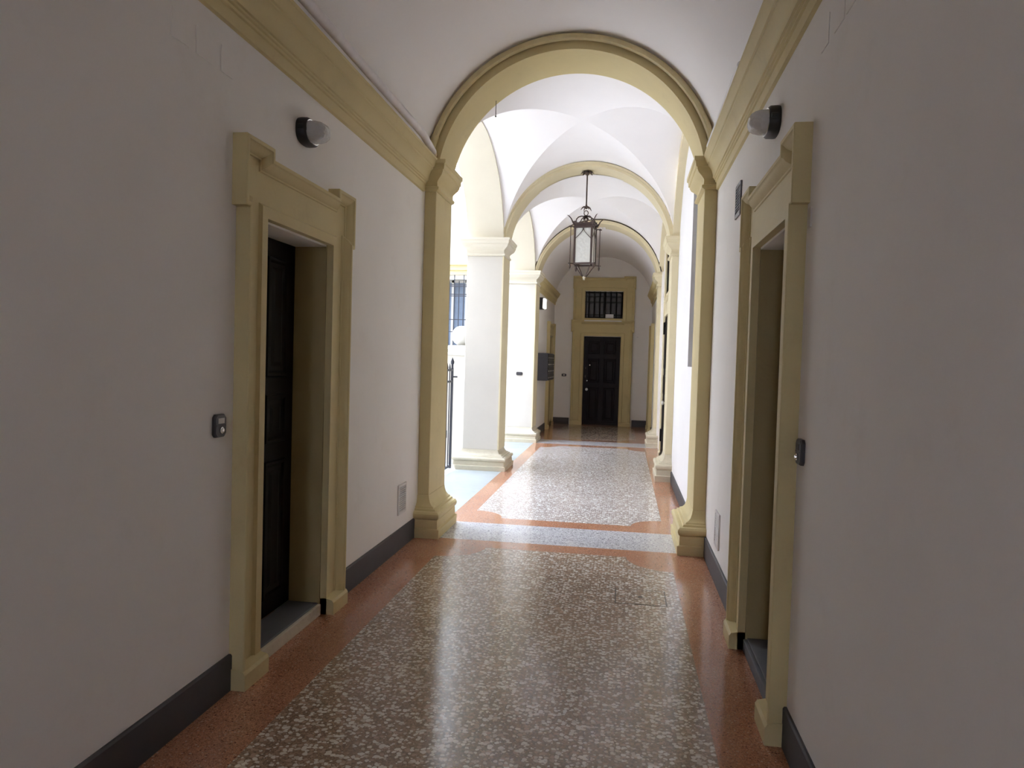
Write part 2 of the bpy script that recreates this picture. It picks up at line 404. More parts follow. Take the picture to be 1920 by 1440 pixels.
# lateral arcade arches to the courtyard
def lateral(label, y0, y1, cz, rb, ya, yb):
    cy, ra = (y0+y1)/2, (y1-y0)/2; n = 48; loops = []
    a0 = math.asin((3.33-cz)/rb)
    mb = MB()
    for i in range(n+1):
        a = a0+(pi-2*a0)*i/n; y, z = cy+ra*cos(a), cz+rb*sin(a)
        loops.append([(-2.28, y, z), (-1.76, y, z), (-1.76, y, 5.4), (-2.28, y, 5.4)])
    mb.loft(loops)
    mb.box(-2.28, -1.76, ya, loops[-1][0][1], 3.33, 5.4); mb.box(-2.28, -1.76, loops[0][0][1], yb, 3.33, 5.4)
    return tag(build('arcade_arch', mb, M['soffit'], smooth=50), label, 'arch', 'pale arches opening onto the courtyard')
lateral('pale arch on the courtyard side, between the near pilaster and the big pier', 6.98, 10.43, 3.19, 1.215, 6.45, 10.7)
lateral('pale arch on the courtyard side, behind the big pier', 10.95, 14.22, 3.15, 1.16, 10.7, 14.6)
# formeret ribs on the right wall
def rib(label, y0, y1, cz, rb):
    cy, ra = (y0+y1)/2, (y1-y0)/2; n = 48; loops = []; a0 = math.asin((3.33-cz)/rb)
    for i in range(n+1):
        a = a0+(pi-2*a0)*i/n; c_, s_ = cos(a), sin(a)
        loops.append([(.60, cy+ra*c_, cz+rb*s_), (XB, cy+ra*c_, cz+rb*s_), (XB, cy+(ra+.12)*c_, cz+(rb+.14)*s_), (.60, cy+(ra+.12)*c_, cz+(rb+.14)*s_)])
    mb = MB(); mb.loft(loops)
    return tag(build('wall_arch_rib', mb, M['creamlit'], smooth=50), label, 'arch rib', 'cream ribs on the right wall')
rib('thin cream arch rib along the right wall of the first vaulted bay', 6.97, 10.24, 3.17, 1.16)
rib('thin cream arch rib above the cream doorway on the right', 10.75, 14.3, 3.13, 1.12)

# ------------------------------------------------------------------ pilasters and piers
def rect_loft(mb, x0, x1, y0, y1, prof, sides, mi=0):
    # sides: which of (x0,x1,y0,y1) take the profile's offset
    loops = []
    for d, z in prof:
        a = x0-(d if sides[0] else 0); b = x1+(d if sides[1] else 0); c = y0-(d if sides[2] else 0); e = y1+(d if sides[3] else 0)
        loops.append([(a, c, z), (b, c, z), (b, e, z), (a, e, z)])
    mb.loft(loops, mi=mi)
BASE = [(.128, 0), (.132, .095), (.122, .10), (.112, .105), (.110, .19), (.104, .195), (.120, .21), (.128, .235), (.126, .26), (.112, .28), (.085, .285), (.080, .305), (.062, .31), (.056, .325), (.036, .335), (.018, .36), (.006, .40), (0, .44)]
CAP = [(0, 3.075), (.012, 3.08), (.026, 3.09), (.026, 3.108), (.010, 3.116), (.008, 3.15), (.014, 3.165), (.034, 3.185), (.058, 3.205), (.072, 3.23), (.074, 3.245), (.084, 3.25), (.088, 3.29), (.098, 3.30), (.100, 3.33)]
def scale_prof(p, k, z0=0, kz=1): return [(d*k, z0+(z-z0)*kz) for d, z in p]
def pilaster(name, label, cat, x0, x1, y0, y1, sides, strip=None, bk=1.0, ck=1.0, shaft='cream', base='cream', capm='cream', group=None, kz=.82):
    t = thing(name, ((x0+x1)/2, (y0+y1)/2, 0), label, cat, group)
    mb = MB(); rect_loft(mb, x0, x1, y0, y1, scale_prof(BASE, bk, 0, kz), sides); build('base', mb, M[base], t, smooth=30)
    mb = MB(); mb.box(x0, x1, y0, y1, .44*kz, 3.075); build('shaft', mb, M[shaft], t, smooth=0, bevel=.006)
    if strip:
        mb = MB(); mb.box(*strip, .44*kz, 3.075); o = build('corner_strip', mb, M['creamlit'], t, smooth=0, bevel=.004); o['label'] = 'cream strip on the corridor side'
    mb = MB(); rect_loft(mb, x0, x1, y0, y1, scale_prof(CAP, ck), sides); build('capital', mb, M[capm], t, smooth=30)
    return t
G = 'pilasters carrying the corridor arches'
pilaster('pilaster', 'cream pilaster under the left end of the nearest arch', 'pilaster', XL, -1.695, 6.395, 6.985, (0, 1, 1, 0), group=G)
pilaster('pilaster', 'cream pilaster under the right end of the nearest arch', 'pilaster', .622, XR, 6.395, 6.985, (1, 0, 1, 1), group=G)
pilaster('pier', 'broad white pier with cream capital between courtyard gate and corridor', 'pier', -2.28, -1.755, 10.43, 10.96, (1, 1, 1, 1), strip=(-1.765, -1.743, 10.422, 10.965), shaft='pierwhite', base='creamworn', capm='soffit', kz=.66)
pilaster('pilaster', 'cream pilaster at mid corridor just before the right-hand cream doorway', 'pilaster', .597, XB, 10.26, 10.80, (1, 0, 1, 1), shaft='creamlit', capm='creamlit', base='creamworn', group=G)
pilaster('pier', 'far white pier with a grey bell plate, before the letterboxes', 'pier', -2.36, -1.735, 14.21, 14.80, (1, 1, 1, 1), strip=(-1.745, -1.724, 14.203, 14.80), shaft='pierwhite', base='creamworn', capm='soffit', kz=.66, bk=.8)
pilaster('pilaster', 'farthest cream pilaster on the right, nearest the far door', 'pilaster', .597, XB, 14.36, 14.85, (1, 0, 1, 1), shaft='creamlit', capm='creamlit', base='creamworn', group=G)
# end wall of the near building below the first lateral arch
mb = MB(); mb.box(-2.28, XL, 6.44, 6.98, -.02, 3.34); mb.box(XR, 1.2, 6.44, 6.98, -.02, 3.34); struct('wall_jamb', mb, M['pierwhite'], 'wall end behind the near pilaster', smooth=0)

# ------------------------------------------------------------------ cornices
CORN = [(.0, 3.055), (.018, 3.06), (.020, 3.118), (.030, 3.122), (.030, 3.136), (.040, 3.140), (.040, 3.152), (.050, 3.156), (.050, 3.168), (.052, 3.185), (.062, 3.215), (.084, 3.245), (.094, 3.252), (.094, 3.262), (.104, 3.268), (.124, 3.312), (.132, 3.318), (.132, 3.336), (0, 3.336)]
def cornice(name, fn, u0, u1, label, dz=0):
    mb = MB(); mb.loft([[fn(u, z+dz, d) for d, z in CORN] for u in (u0, u1)])
    return struct(name, mb, M['cream'], label, 'cornice', smooth=30)
cornice('trim_1', fnL, -4, 6.33, 'moulded cream cornice along the left of the near passage')
cornice('trim_2', fnR, -4, 6.33, 'moulded cream cornice along the right of the near passage')
cornice('trim_3', fnCL, 14.86, YB, 'short cream cornice above the letterboxes', -.03)
cornice('trim_4', fnCR, 14.92, YB, 'short cream cornice on the right by the far door', -.03)

# ------------------------------------------------------------------ baseboards
def baseboard(name, fn, u0, u1, h, label):
    mb = MB(); mb.loft([[fn(u, z, d) for d, z in [(0, 0), (.016, 0), (.016, h-.008), (.010, h), (0, h)]] for u in (u0, u1)])
    return struct(name, mb, M['grey'], label, 'skirting', smooth=0)
baseboard('baseboard_left', fnL, -4, 3.2, .172, 'dark grey skirting before the left doorway')
baseboard('baseboard_left_beyond', fnL, 4.57, 6.27, .172, 'dark grey skirting between left doorway and pilaster')
baseboard('baseboard_right', fnR, -4, 3.2, .172, 'dark grey skirting before the right doorway')
baseboard('baseboard_right_beyond', fnR, 4.57, 6.27, .172, 'dark grey skirting between right doorway and pilaster')
baseboard('baseboard_bay', fnBR, 7.12, 10.13, .15, 'grey skirting in the bright first bay')
baseboard('baseboard_end_left', fnCL, 14.95, 17.0, .16, 'dark skirting under the letterboxes')
baseboard('baseboard_end_right', fnCR, 14.95, 17.0, .16, 'dark skirting on the right before the far door')
baseboard('baseboard_far_left', fnBK, -1.775, -1.345, .165, 'dark skirting left of the far door')
baseboard('baseboard_far_right', fnBK, .235, .645, .165, 'dark skirting right of the far door')

# ------------------------------------------------------------------ door surrounds
def offset_path(pts, d):
    # shift an open polyline to its right-hand side by d, mitred
    out = []; n = len(pts)
    for i, p in enumerate(pts):
        dirs = []
        if i > 0: a = pts[i-1]; dirs.append((p[0]-a[0], p[1]-a[1]))
        if i < n-1: b = pts[i+1]; dirs.append((b[0]-p[0], b[1]-p[1]))
        ns = []
        for x, y in dirs:
            l = math.hypot(x, y); ns.append((y/l, -x/l))
        if len(ns) == 1: m = ns[0]; k = 1
        else:
            m = (ns[0][0]+ns[1][0], ns[0][1]+ns[1][1]); l = math.hypot(*m); m = (m[0]/l, m[1]/l)
            k = 1/max(.2, m[0]*ns[0][0]+m[1]*ns[0][1])
        out.append((p[0]+m[0]*d*k, p[1]+m[1]*d*k))
    return out
def strip(mb, fn, path, prof):
    loops = [[fn(u, v, w) for u, v in offset_path(path, d)] for d, w in prof]
    vs = [p for l in loops for p in l]; n = len(path); fs = []
    for i in range(len(loops)-1):
        for j in range(n-1): fs.append((i*n+j, i*n+j+1, (i+1)*n+j+1, (i+1)*n+j))
    mb.add(vs, fs)
def surround(fn, loc, label, u0, u1, v1, jw, eh, top, ear, step, pin=.025, pout=.075, v0=0, depth=.20, sill=0, plinth=True, name='door_surround', mat='cream', group=None, bandw=.055):
    """u0..u1 opening, v1 its head, jw jamb width, eh height where the ears start, top of ears, ear overhang, step down between ears"""
    t = thing(name, loc, label, 'door surround' if name == 'door_surround' else 'window surround', group)
    a, b = u0-jw, u1+jw; e = jw*.98
    path = [(a, v0), (a, eh), (a-ear, eh), (a-ear, top), (u0, top), (u0, top-step), (u1, top-step), (u1, top), (b+ear, top), (b+ear, eh), (b, eh), (b, v0)]
    mb = MB()
    inner = [(u1, v0), (u1, v1), (u0, v1), (u0, v0)]
    # body as plain blocks (no self-overlap)
    for poly in ([(a, v0), (u0, v0), (u0, v1), (a, v1)], [(u1, v0), (b, v0), (b, v1), (u1, v1)],
                 [(a, v1), (b, v1), (b, top-step), (a, top-step)], [(a-ear, eh), (a, eh), (a, top), (a-ear, top)],
                 [(b, eh), (b+ear, eh), (b+ear, top), (b, top)], [(a, top-step), (u0, top-step), (u0, top), (a, top)], [(u1, top-step), (b, top-step), (b, top), (u1, top)]):
        mb.prism(poly, fn, 0, pin)
    if sill: mb.prism([(u0, v0), (u1, v0), (u1, v0+sill), (u0, v0+sill)], fn, 0, pin)
    build('architrave', mb, M[mat], t, smooth=0)
    mb = MB(); strip(mb, fn, path, [(0, pin), (0, pout-.004), (.004, pout), (.020, pout), (.023, pout-.006), (.028, pout-.010), (.042, pout-.016), (.056, pin+.020), (.062, pin+.008), (.070, pin+.007), (.073, pin)])
    build('outer_molding', mb, M[mat], t, smooth=30)
    ip = [(u0, v0), (u0, v1), (u1, v1), (u1, v0)]
    mb = MB(); strip(mb, fn, ip, [(0, pin), (0, pin+.016), (-bandw, pin+.016), (-bandw-.004, pin+.010), (-bandw-.012, pin)])
    build('inner_band', mb, M[mat], t, smooth=30)
    mb = MB()
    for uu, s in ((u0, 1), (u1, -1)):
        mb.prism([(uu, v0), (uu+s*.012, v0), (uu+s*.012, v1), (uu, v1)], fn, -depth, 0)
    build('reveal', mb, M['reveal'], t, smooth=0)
    mb = MB(); mb.prism([(u0+.012, v1-.012), (u1-.012, v1-.012), (u1-.012, v1), (u0+.012, v1)], fn, -depth, 0)
    build('soffit', mb, M['plaster'], t, smooth=0)
    if plinth:
        for p0, p1 in ((a-.008, u0-.0), (u1+.0, b+.008)):
            mb = MB(); mb.loft([[fn(p0, z, 0), fn(p1, z, 0), fn(p1, z, w), fn(p0, z, w)] for z, w in ((0, pout+.012), (.075, pout+.012), (.09, pout+.002), (.10, pin+.01))])
            build('plinth_block', mb, M[mat], t, smooth=30)
    return t
for fn, x, side in ((fnL, XL, 'left'), (fnR, XR, 'right')):
    surround(fn, (x, 3.86, 0), 'moulded cream stone surround of the dark doorway in the near %s wall' % side, DU0, DU1, DZ, .23, 2.275, 2.60, .04, .055, group='cream surrounds of the near doorways')
    # step and dark leaf
    s = 1 if side == 'left' else -1
    ts = thing('door_step', (x, 3.845, 0), 'grey stone doorstep inside the near %s doorway' % side, 'doorstep', 'doorsteps of the near doorways')
    mb = MB(); mb.prism([(DU0+.012, 0), (DU1-.012, 0), (DU1-.012, .075), (DU0+.012, .075)], fn, -.20, -.01); build('tread', mb, M['step'], ts, smooth=0, bevel=.004)
    mb = MB(); mb.prism([(DU0+.012, 0), (DU1-.012, 0), (DU1-.012, .068), (DU0+.012, .068)], fn, -.01, .012); build('nosing', mb, M['creamworn'] if s > 0 else M['step'], ts, smooth=0, bevel=.004)
def panel_leaf(mb, fn, u0, u1, v0, v1, w, rows, cols, th=.045, mg=.10, inset=.012):
    mb.prism([(u0, v0), (u1, v0), (u1, v1), (u0, v1)], fn, w-th, w)
    cw = (u1-u0-mg*(cols+1))/cols; tot = sum(rows); H = v1-v0-mg*(len(rows)+1); z = v0+mg
    for r in rows:
        h = H*r/tot
        for c in range(cols):
            a = u0+mg+c*(cw+mg)
            q = lambda d, ww: [fn(a+d, z+d, ww), fn(a+cw-d, z+d, ww), fn(a+cw-d, z+h-d, ww), fn(a+d, z+h-d, ww)]
            mb.loft([q(0, w), q(.006, w+.012), q(.022, w+.012), q(.034, w+.002), q(.06, w+.002), q(.085, w+.010)])
        z += h+mg
def door(name, fn, loc, u0, u1, v0, v1, w, label, mat, rows, cols=2, knob=None):
    t = thing(name, loc, label, 'door', None, 'structure')
    mb = MB(); panel_leaf(mb, fn, u0, u1, v0, v1, w, rows, cols); build('leaf', mb, M[mat], t, smooth=0)
    if knob:
        ku, kv = knob
        mb = MB()
        c = Vector(fn(ku, kv, w)); d = (Vector(fn(ku, kv, 1))-Vector(fn(ku, kv, 0))).normalized()
        rot = d.to_track_quat('Z', 'Y').to_matrix().to_4x4(); rot.translation = c
        mb.lathe((0, 0, 0), [(.001, 0), (.03, 0), (.03, .008), (.012, .012), (.012, .035), (.03, .045), (.036, .06), (.03, .075), (.001, .08)], 20)
        o = build('knob', mb, M['knob'], t, xf=rot); o['label'] = 'round polished knob'
        mb = MB(); mb.lathe((0, 0, 0), [(.001, 0), (.018, 0), (.018, .012), (.001, .014)], 16)
        rot2 = rot.copy(); rot2.translation = Vector(fn(ku, kv+.22, w)); build('lock_cylinder', mb, M['chrome'], t, xf=rot2)
    return t
door('door_1', fnL, (-2.12, 3.845, .075), DU0+.012, DU1-.012, .075, DZ-.012, -.20, 'dark wooden door deep in the near left doorway', 'wood', (1.4, .5, 1.2), knob=(DU0+.1, 1.05))
door('door_2', fnR, (1.05, 3.845, .075), DU0+.012, DU1-.012, .075, DZ-.012, -.20, 'dark wooden door deep in the near right doorway', 'wood', (1.4, .5, 1.2), knob=(DU0+.1, 1.05))

# far end door with transom window
surround(fnBK, (-.56, YB, 0), 'olive-cream stone surround of the dark far door', -1.03, -.09, 2.26, .285, 2.36, 2.66, .035, .035, group=None, depth=.2, bandw=.07)
surround(fnBK, (-.55, YB, 2.66), 'olive-cream stone surround of the barred transom window above the far door', -1.03, -.06, 3.40, .28, 3.45, 3.765, .02, .035, v0=2.665, sill=.045, plinth=False, name='window_surround', depth=.2, bandw=.07)
td = door('door_3', fnBK, (-.56, YB+.14, 0), -1.018, -.102, .0, 2.248, -.12, 'near-black panelled door with a bright round knob at the far end', 'wood2', (1.5, 1.1, .6), knob=(-.92, .90))
mb = MB(); mb.lathe((-.86, YB+.13, 1.52), [(.001, 0), (.02, 0), (.016, -.02), (.001, -.024)], 16, axis='y'); build('peephole', mb, M['chrome'], td)
mb = MB(); mb.box(-.98, -.955, YB+.105, YB+.12, 1.2, 1.26); mb.box(-.975, -.95, YB+.105, YB+.12, 1.42, 1.46); build('latch', mb, M['bronze'], td)
tw = thing('window_1', (-.545, YB+.1, 2.71), 'dark barred transom window above the far door', 'window', None, 'structure')
mb = MB(); mb.box(-1.03, -.06, YB+.17, YB+.19, 2.71, 3.40); build('pane', mb, M['winglass'], tw, smooth=0)
mb = MB()
for a in ((-1.03, -.99, 2.71, 3.40), (-.10, -.06, 2.71, 3.40), (-.99, -.10, 3.36, 3.40), (-.99, -.10, 2.71, 2.75), (-.56, -.53, 2.75, 3.36)): mb.box(a[0], a[1], YB+.14, YB+.17, a[2], a[3])
build('sash', mb, M['wood'], tw, smooth=0)
tg = thing('window_grille', (-.545, YB+.08, 2.71), 'black iron bars in the transom window over the far door', 'grille')
for k in range(7):
    x = -1.03+.97*(k+.5)/7+.03
    mb = MB(); mb.tube([(x, YB+.07, 2.71), (x, YB+.07, 3.40)], .017, 8); build('bar', mb, M['iron'], tg)
for z in (2.80, 3.12, 3.27):
    mb = MB(); mb.box(-1.03, -.06, YB+.06, YB+.075, z-.018, z+.018); build('crossbar', mb, M['iron'], tg, smooth=0)
mb = MB(); mb.box(-.50, -.30, YB+.045, YB+.055, 2.725, 2.82); tag(build('notice', mb, M['paper'], smooth=0), 'small pale notice propped in the transom window bars', 'notice')

# right doorway in the second bay
surround(fnBR, (XB, 12.1, 0), 'bright cream surround of the tall doorway on the right wall, mid corridor', 11.45, 12.75, 2.40, .30, 2.44, 2.74, .03, .04, depth=.2, mat='creamlit', pin=.02, pout=.042)
surround(fnBR, (XB, 12.1, 2.78), 'bright cream surround of the small window above the mid-corridor right doorway', 11.45, 12.75, 3.45, .28, 3.40, 3.62, .02, .03, v0=2.745, sill=.04, plinth=False, name='window_surround', depth=.2, mat='creamlit', pin=.02, pout=.042)
t4 = door('door_4', fnBR, (XB+.1, 12.1, 0), 11.462, 12.738, 0, 2.388, .018, 'dark narrow-looking door seen edge-on in the right wall', 'wood', (1.4, .5, 1.2), knob=(11.6, 1.0))
for z in (.30, 2.1):
    mb = MB(); mb.prism([(12.60, z), (12.74, z), (12.74, z+.2), (12.60, z+.2)], fnBR, .018, .05); build('hinge', mb, M['iron'], t4, smooth=0)
tw = thing('window_2', (XB+.15, 12.1, 2.785), 'dark slit of a window above the right doorway', 'window', None, 'structure')
mb = MB(); mb.prism([(11.45, 2.785), (12.75, 2.785), (12.75, 3.45), (11.45, 3.45)], fnBR, -.02, .0); build('pane', mb, M['winglass'], tw, smooth=0)
mb = MB()
for a in ((11.462, 11.51, 2.785, 3.438), (12.69, 12.738, 2.785, 3.438), (12.08, 12.12, 2.785, 3.438)): mb.prism([(a[0], a[2]), (a[1], a[2]), (a[1], a[3]), (a[0], a[3])], fnBR, .0, .015)
build('sash', mb, M['wood'], tw, smooth=0)
# window recess in the first bay
tw = thing('window_3', (XB+.3, 7.7, WIN[2]), 'tall window recess in the white wall behind the near right pilaster', 'window', None, 'structure')
mb = MB(); mb.prism([(WIN[0], WIN[2]), (WIN[1], WIN[2]), (WIN[1], WIN[3]), (WIN[0], WIN[3])], fnBR, -.34, -.32); build('pane', mb, M['winglass'], tw, smooth=0)
mb = MB()
for a in ((WIN[0], WIN[0]+.06, WIN[2], WIN[3]), (WIN[1]-.06, WIN[1], WIN[2], WIN[3]), (7.67, 7.73, WIN[2], WIN[3]), (WIN[0], WIN[1], WIN[2], WIN[2]+.06), (WIN[0], WIN[1], WIN[3]-.06, WIN[3])):
    mb.prism([(a[0], a[2]), (a[1], a[2]), (a[1], a[3]), (a[0], a[3])], fnBR, -.32, -.28)
build('window_frame', mb, M['grey'], tw, smooth=0)
# side doorways at the shaded end
for fn, x, side, nm in ((fnCL, -1.79, 'left', 'door_5'), (fnCR, .66, 'right', 'door_6')):
    surround(fn, (x, 17.72, 0), 'cream surround of the side doorway on the %s, close to the far door' % side, CD[0], CD[1], CD[3], .19, 2.25, 2.52, .03, .04, group='side doorways at the far end')
    door(nm, fn, (x, 17.72, 0), CD[0]+.012, CD[1]-.012, 0, CD[3]-.012, -.22, 'dark door in the side doorway on the %s near the far end' % side, 'wood', (1.4, .5, 1.2))

# ------------------------------------------------------------------ bulkhead lamps over the near doors
def bulkhead(fn, u, v, side):
    t = thing('bulkhead_lamp', fn(u, v, 0), 'black oval bulkhead lamp with ribbed glass above the near %s doorway' % side, 'wall lamp', 'bulkhead lamps above the near doorways')
    def oval(a, b, w, n=28, sq=2.6):
        a *= .92; b *= .92; o = []
        for k in range(n):
            th = 2*pi*k/n; c_, s_ = cos(th), sin(th)
            o.append(fn(u+a*math.copysign(abs(c_)**(2/sq), c_), v+b*math.copysign(abs(s_)**(2/sq), s_), w))
        return o
    mb = MB(); mb.loft([oval(.112, .078, -.003), oval(.115, .08, .012), oval(.113, .079, .045), oval(.104, .071, .055)]); build('base', mb, M['black'], t, smooth=40)
    mb = MB(); mb.loft([oval(.100, .068, .052), oval(.100, .068, .058), oval(.094, .063, .058), oval(.094, .063, .052)]); build('gasket_ring', mb, M['chrome'], t, smooth=40)
    mb = MB(); mb.loft([oval(.092, .061, .05), oval(.090, .060, .085), oval(.082, .054, .112), oval(.064, .042, .132), oval(.036, .024, .142), oval(.008, .006, .145)]); build('glass_dome', mb, M['lampglass'], t, smooth=60)
    for du in (-.117, .117):
        mb = MB(); mb.loft([[fn(u+du+.012*cos(2*pi*k/10), v+.012*sin(2*pi*k/10), w) for k in range(10)] for w in (.02, .05)]); build('lug', mb, M['black'], t)
bulkhead(fnL, 3.90, 2.825, 'left'); bulkhead(fnR, 3.92, 2.84, 'right')

# ------------------------------------------------------------------ door bells
def bell(fn, u, v, label, sc=1.0, name='door_bell', group='bell plates by the near doorways', horiz=False):
    t = thing(name, fn(u, v, 0), label, 'door bell', group)
    a, b = .046*sc, .052*sc; c = .014*sc
    if horiz: a, b = .06*sc, .032*sc
    def oc(a, b, c, w): return [fn(u+x, v+z, w) for x, z in [(-a+c, -b), (a-c, -b), (a, -b+c), (a, b-c), (a-c, b), (-a+c, b), (-a, b-c), (-a, -b+c)]]
    mb = MB(); mb.loft([oc(a, b, c, -.002), oc(a, b, c, .012), oc(a-.004, b-.004, c, .018)]); build('plate', mb, M['plate'], t, smooth=0)
    if not horiz:
        mb = MB(); mb.prism([(u-.024*sc, v+.010*sc), (u+.024*sc, v+.010*sc), (u+.024*sc, v+.034*sc), (u-.024*sc, v+.034*sc)], fn, .018, .0205); build('name_card', mb, M['paper'] if sc == 1 else M['black'], t, smooth=0)
        bv = v-.02*sc
        mb = MB()
        ring = lambda r, w, n=16: [fn(u+r*cos(2*pi*k/n), bv+r*sin(2*pi*k/n), w) for k in range(n)]
        mb.loft([ring(.015, .018), ring(.015, .024), ring(.010, .025), ring(.009, .030), ring(.002, .032)]); build('push_button', mb, M['chrome'], t)
        for du in (-.034, .034):
            mb = MB(); mb.loft([[fn(u+du+.0035*cos(2*pi*k/8), v+.002+.0035*sin(2*pi*k/8), w) for k in range(8)] for w in (.0175, .0195)]); build('screw', mb, M['black'], t)
    else:
        mb = MB(); mb.prism([(u-.02*sc, v-.012*sc), (u+.02*sc, v-.012*sc), (u+.02*sc, v+.012*sc), (u-.02*sc, v+.012*sc)], fn, .018, .022); build('push_button', mb, M['vent' if name == 'switch_plate' else 'mail'], t, smooth=0)
    return t
bell(fnL, 3.07, 1.265, 'dark bell plate with a white name card, left of the near left doorway')
o = bell(fnR, 3.115, 1.26, 'dark bell plate beside the near right doorway', .999)
fnP3 = lambda u, v, w: (u, 14.21-w, v)
bell(fnP3, -2.01, 1.335, 'flat grey bell plate on the white face of the far pier', 1.0, horiz=True, group=None)
bell(fnBK, -1.50, 1.25, 'small dark switch plate left of the far door', 1.0, 'switch_plate', None, horiz=True)

# ------------------------------------------------------------------ vents
def vent(fn, u0, u1, v0, v1, n, label, frame, slat, back):
    t = thing('air_vent', fn((u0+u1)/2, v0, 0), label, 'vent', 'vents in the walls')
    mb = MB(); f = .022
    for a in ((u0, u0+f, v0, v1), (u1-f, u1, v0, v1), (u0+f, u1-f, v0, v0+f), (u0+f, u1-f, v1-f, v1)):
        mb.prism([(a[0], a[2]), (a[1], a[2]), (a[1], a[3]), (a[0], a[3])], fn, 0, .012)
    build('frame', mb, M[frame], t, smooth=0, bevel=.002)
    mb = MB(); mb.prism([(u0+f, v0+f), (u1-f, v0+f), (u1-f, v1-f), (u0+f, v1-f)], fn, 0, .002); build('backing', mb, M[back], t, smooth=0)
    mb = MB(); h = (v1-v0-2*f)/n
    for k in range(n):
        z = v0+f+h*k
        mb.loft([[fn(u, z+h*.30, .002), fn(u, z+h*.62, .002), fn(u, z+h*.42, .011), fn(u, z+h*.10, .011)] for u in (u0+f, u1-f)])
    build('louvers', mb, M[slat], t, smooth=0)
vent(fnL, 5.80, 6.02, .29, .54, 12, 'white louvred vent low on the left wall beside the pilaster', 'vent', 'vent', 'ventdark')
vent(fnR, 5.45, 5.68, .26, .52, 12, 'white louvred vent low on the right wall beside the pilaster', 'vent', 'vent', 'ventdark')
vent(fnR, 5.02, 5.24, 2.60, 2.82, 9, 'grey louvred vent high on the right wall above the doorway corner', 'ventgrey', 'ventgrey', 'black')

# blank plates on the walls
for fn, uu, side in ((fnL, (2.75, 2.92, 3.10), 'left'), (fnR, (2.68, 2.83, 3.02), 'right')):
    for k, u in enumerate(uu):
        mb = MB(); w = .062 if k < 2 else .05
        mb.loft([[fn(u-w, 2.835, 0), fn(u+w, 2.835, 0), fn(u+w, 2.95, 0), fn(u-w, 2.95, 0)], [fn(u-w, 2.835, .003), fn(u+w, 2.835, .003), fn(u+w, 2.95, .003), fn(u-w, 2.95, .003)]])
        pos = ('farthest from', 'second from', 'nearest to')[k]
        tag(build('wall_plate', mb, M['plaster'], smooth=0), 'painted-over cover plate high on the %s wall, %s the doorway' % (side, pos), 'cover plate', 'painted-over cover plates')
mb = MB(); mb.prism([(3.12, 2.17), (3.165, 2.17), (3.165, 2.25), (3.12, 2.25)], fnR, 0, .006); tag(build('sensor_plate', mb, M['vent'], smooth=0), 'tiny white plate beside the right doorway under its raised corner', 'plate')

# ------------------------------------------------------------------ conduit over the near arch
t = thing('conduit_pipe', (CX, 6.34, 3.36), 'pipe laid on the cornices and bent over the nearest arch', 'pipe')
zc, R_ = 3.126, 1.253
mb = MB(); mb.tube([(-1.685, -4, 3.425), (-1.685, 5.9, 3.42), (-1.705, 6.29, 3.39)], .030, 14); o = build('left_run', mb, M['pipe'], t); o['label'] = 'white pipe lying on the left cornice'
mb = MB(); mb.tube([(.632, 4.6, 3.40), (.632, 6.25, 3.395)], .025, 12); o = build('right_run', mb, M['pipe'], t); o['label'] = 'short white pipe lying on the right cornice'
mb = MB(); a0 = .215; pts = [(CX+R_*cos(a0+(pi-2*a0)*k/60), 6.385, zc+R_*sin(a0+(pi-2*a0)*k/60)) for k in range(61)]
loops = []
for k in range(61):
    a = a0+(pi-2*a0)*k/60
    loops.append([(CX+r_*cos(a), y_, zc+r_*sin(a)) for r_, y_ in ((1.228, 6.40), (1.228, 6.372), (1.236, 6.362), (1.270, 6.362), (1.279, 6.372), (1.279, 6.40))])
mb.loft(loops); o = build('arch_run', mb, M['pipecream'], t, smooth=50); o['label'] = 'cream painted trunking bent over the arch'
mb = MB(); p = Vector(pts[-2]); q = Vector(pts[-4]); mb.tube([p, q], .034, 12); mb.tube([(-1.71, 6.28, 3.387), (-1.718, 6.35, 3.385), (pts[-1][0]+.003, 6.385, pts[-1][2])], .032, 12); build('elbow_fitting', mb, M['pipecream'], t)
mb = MB(); mb.tube([(.632, 6.25, 3.395), (.655, 6.33, 3.385), pts[0]], .02, 12); build('elbow_fitting', mb, M['pipe'], t)
mb = MB(); mb.tube([(-1.245, 6.75, 3.98), (-1.245, 6.75, 3.84)], .003, 6); mb.lathe((-1.245, 6.75, 3.83), [(.001, 0), (.007, .004), (.007, .012), (.001, .016)], 10); tag(build('hook_wire', mb, M['iron']), 'thin dark wire hanging from the near arch soffit on its left', 'wire')

# ------------------------------------------------------------------ lantern
LX, LY = -.612, 10.72
t = thing('hanging_lantern', (LX, LY, 2.78), 'wrought-iron lantern with frosted panes hanging from the middle arch', 'lantern')
Rz = Matrix.Rotation(radians(-11), 3, 'Z')
def lp(x, y, z):
    v = Rz @ Vector((x, y, 0)); return (LX+v.x, LY+v.y, z)
def mbox(mb, x0, x1, y0, y1, z0, z1): mb.loft([[lp(x0, y0, z), lp(x1, y0, z), lp(x1, y1, z), lp(x0, y1, z)] for z in (z0, z1)])
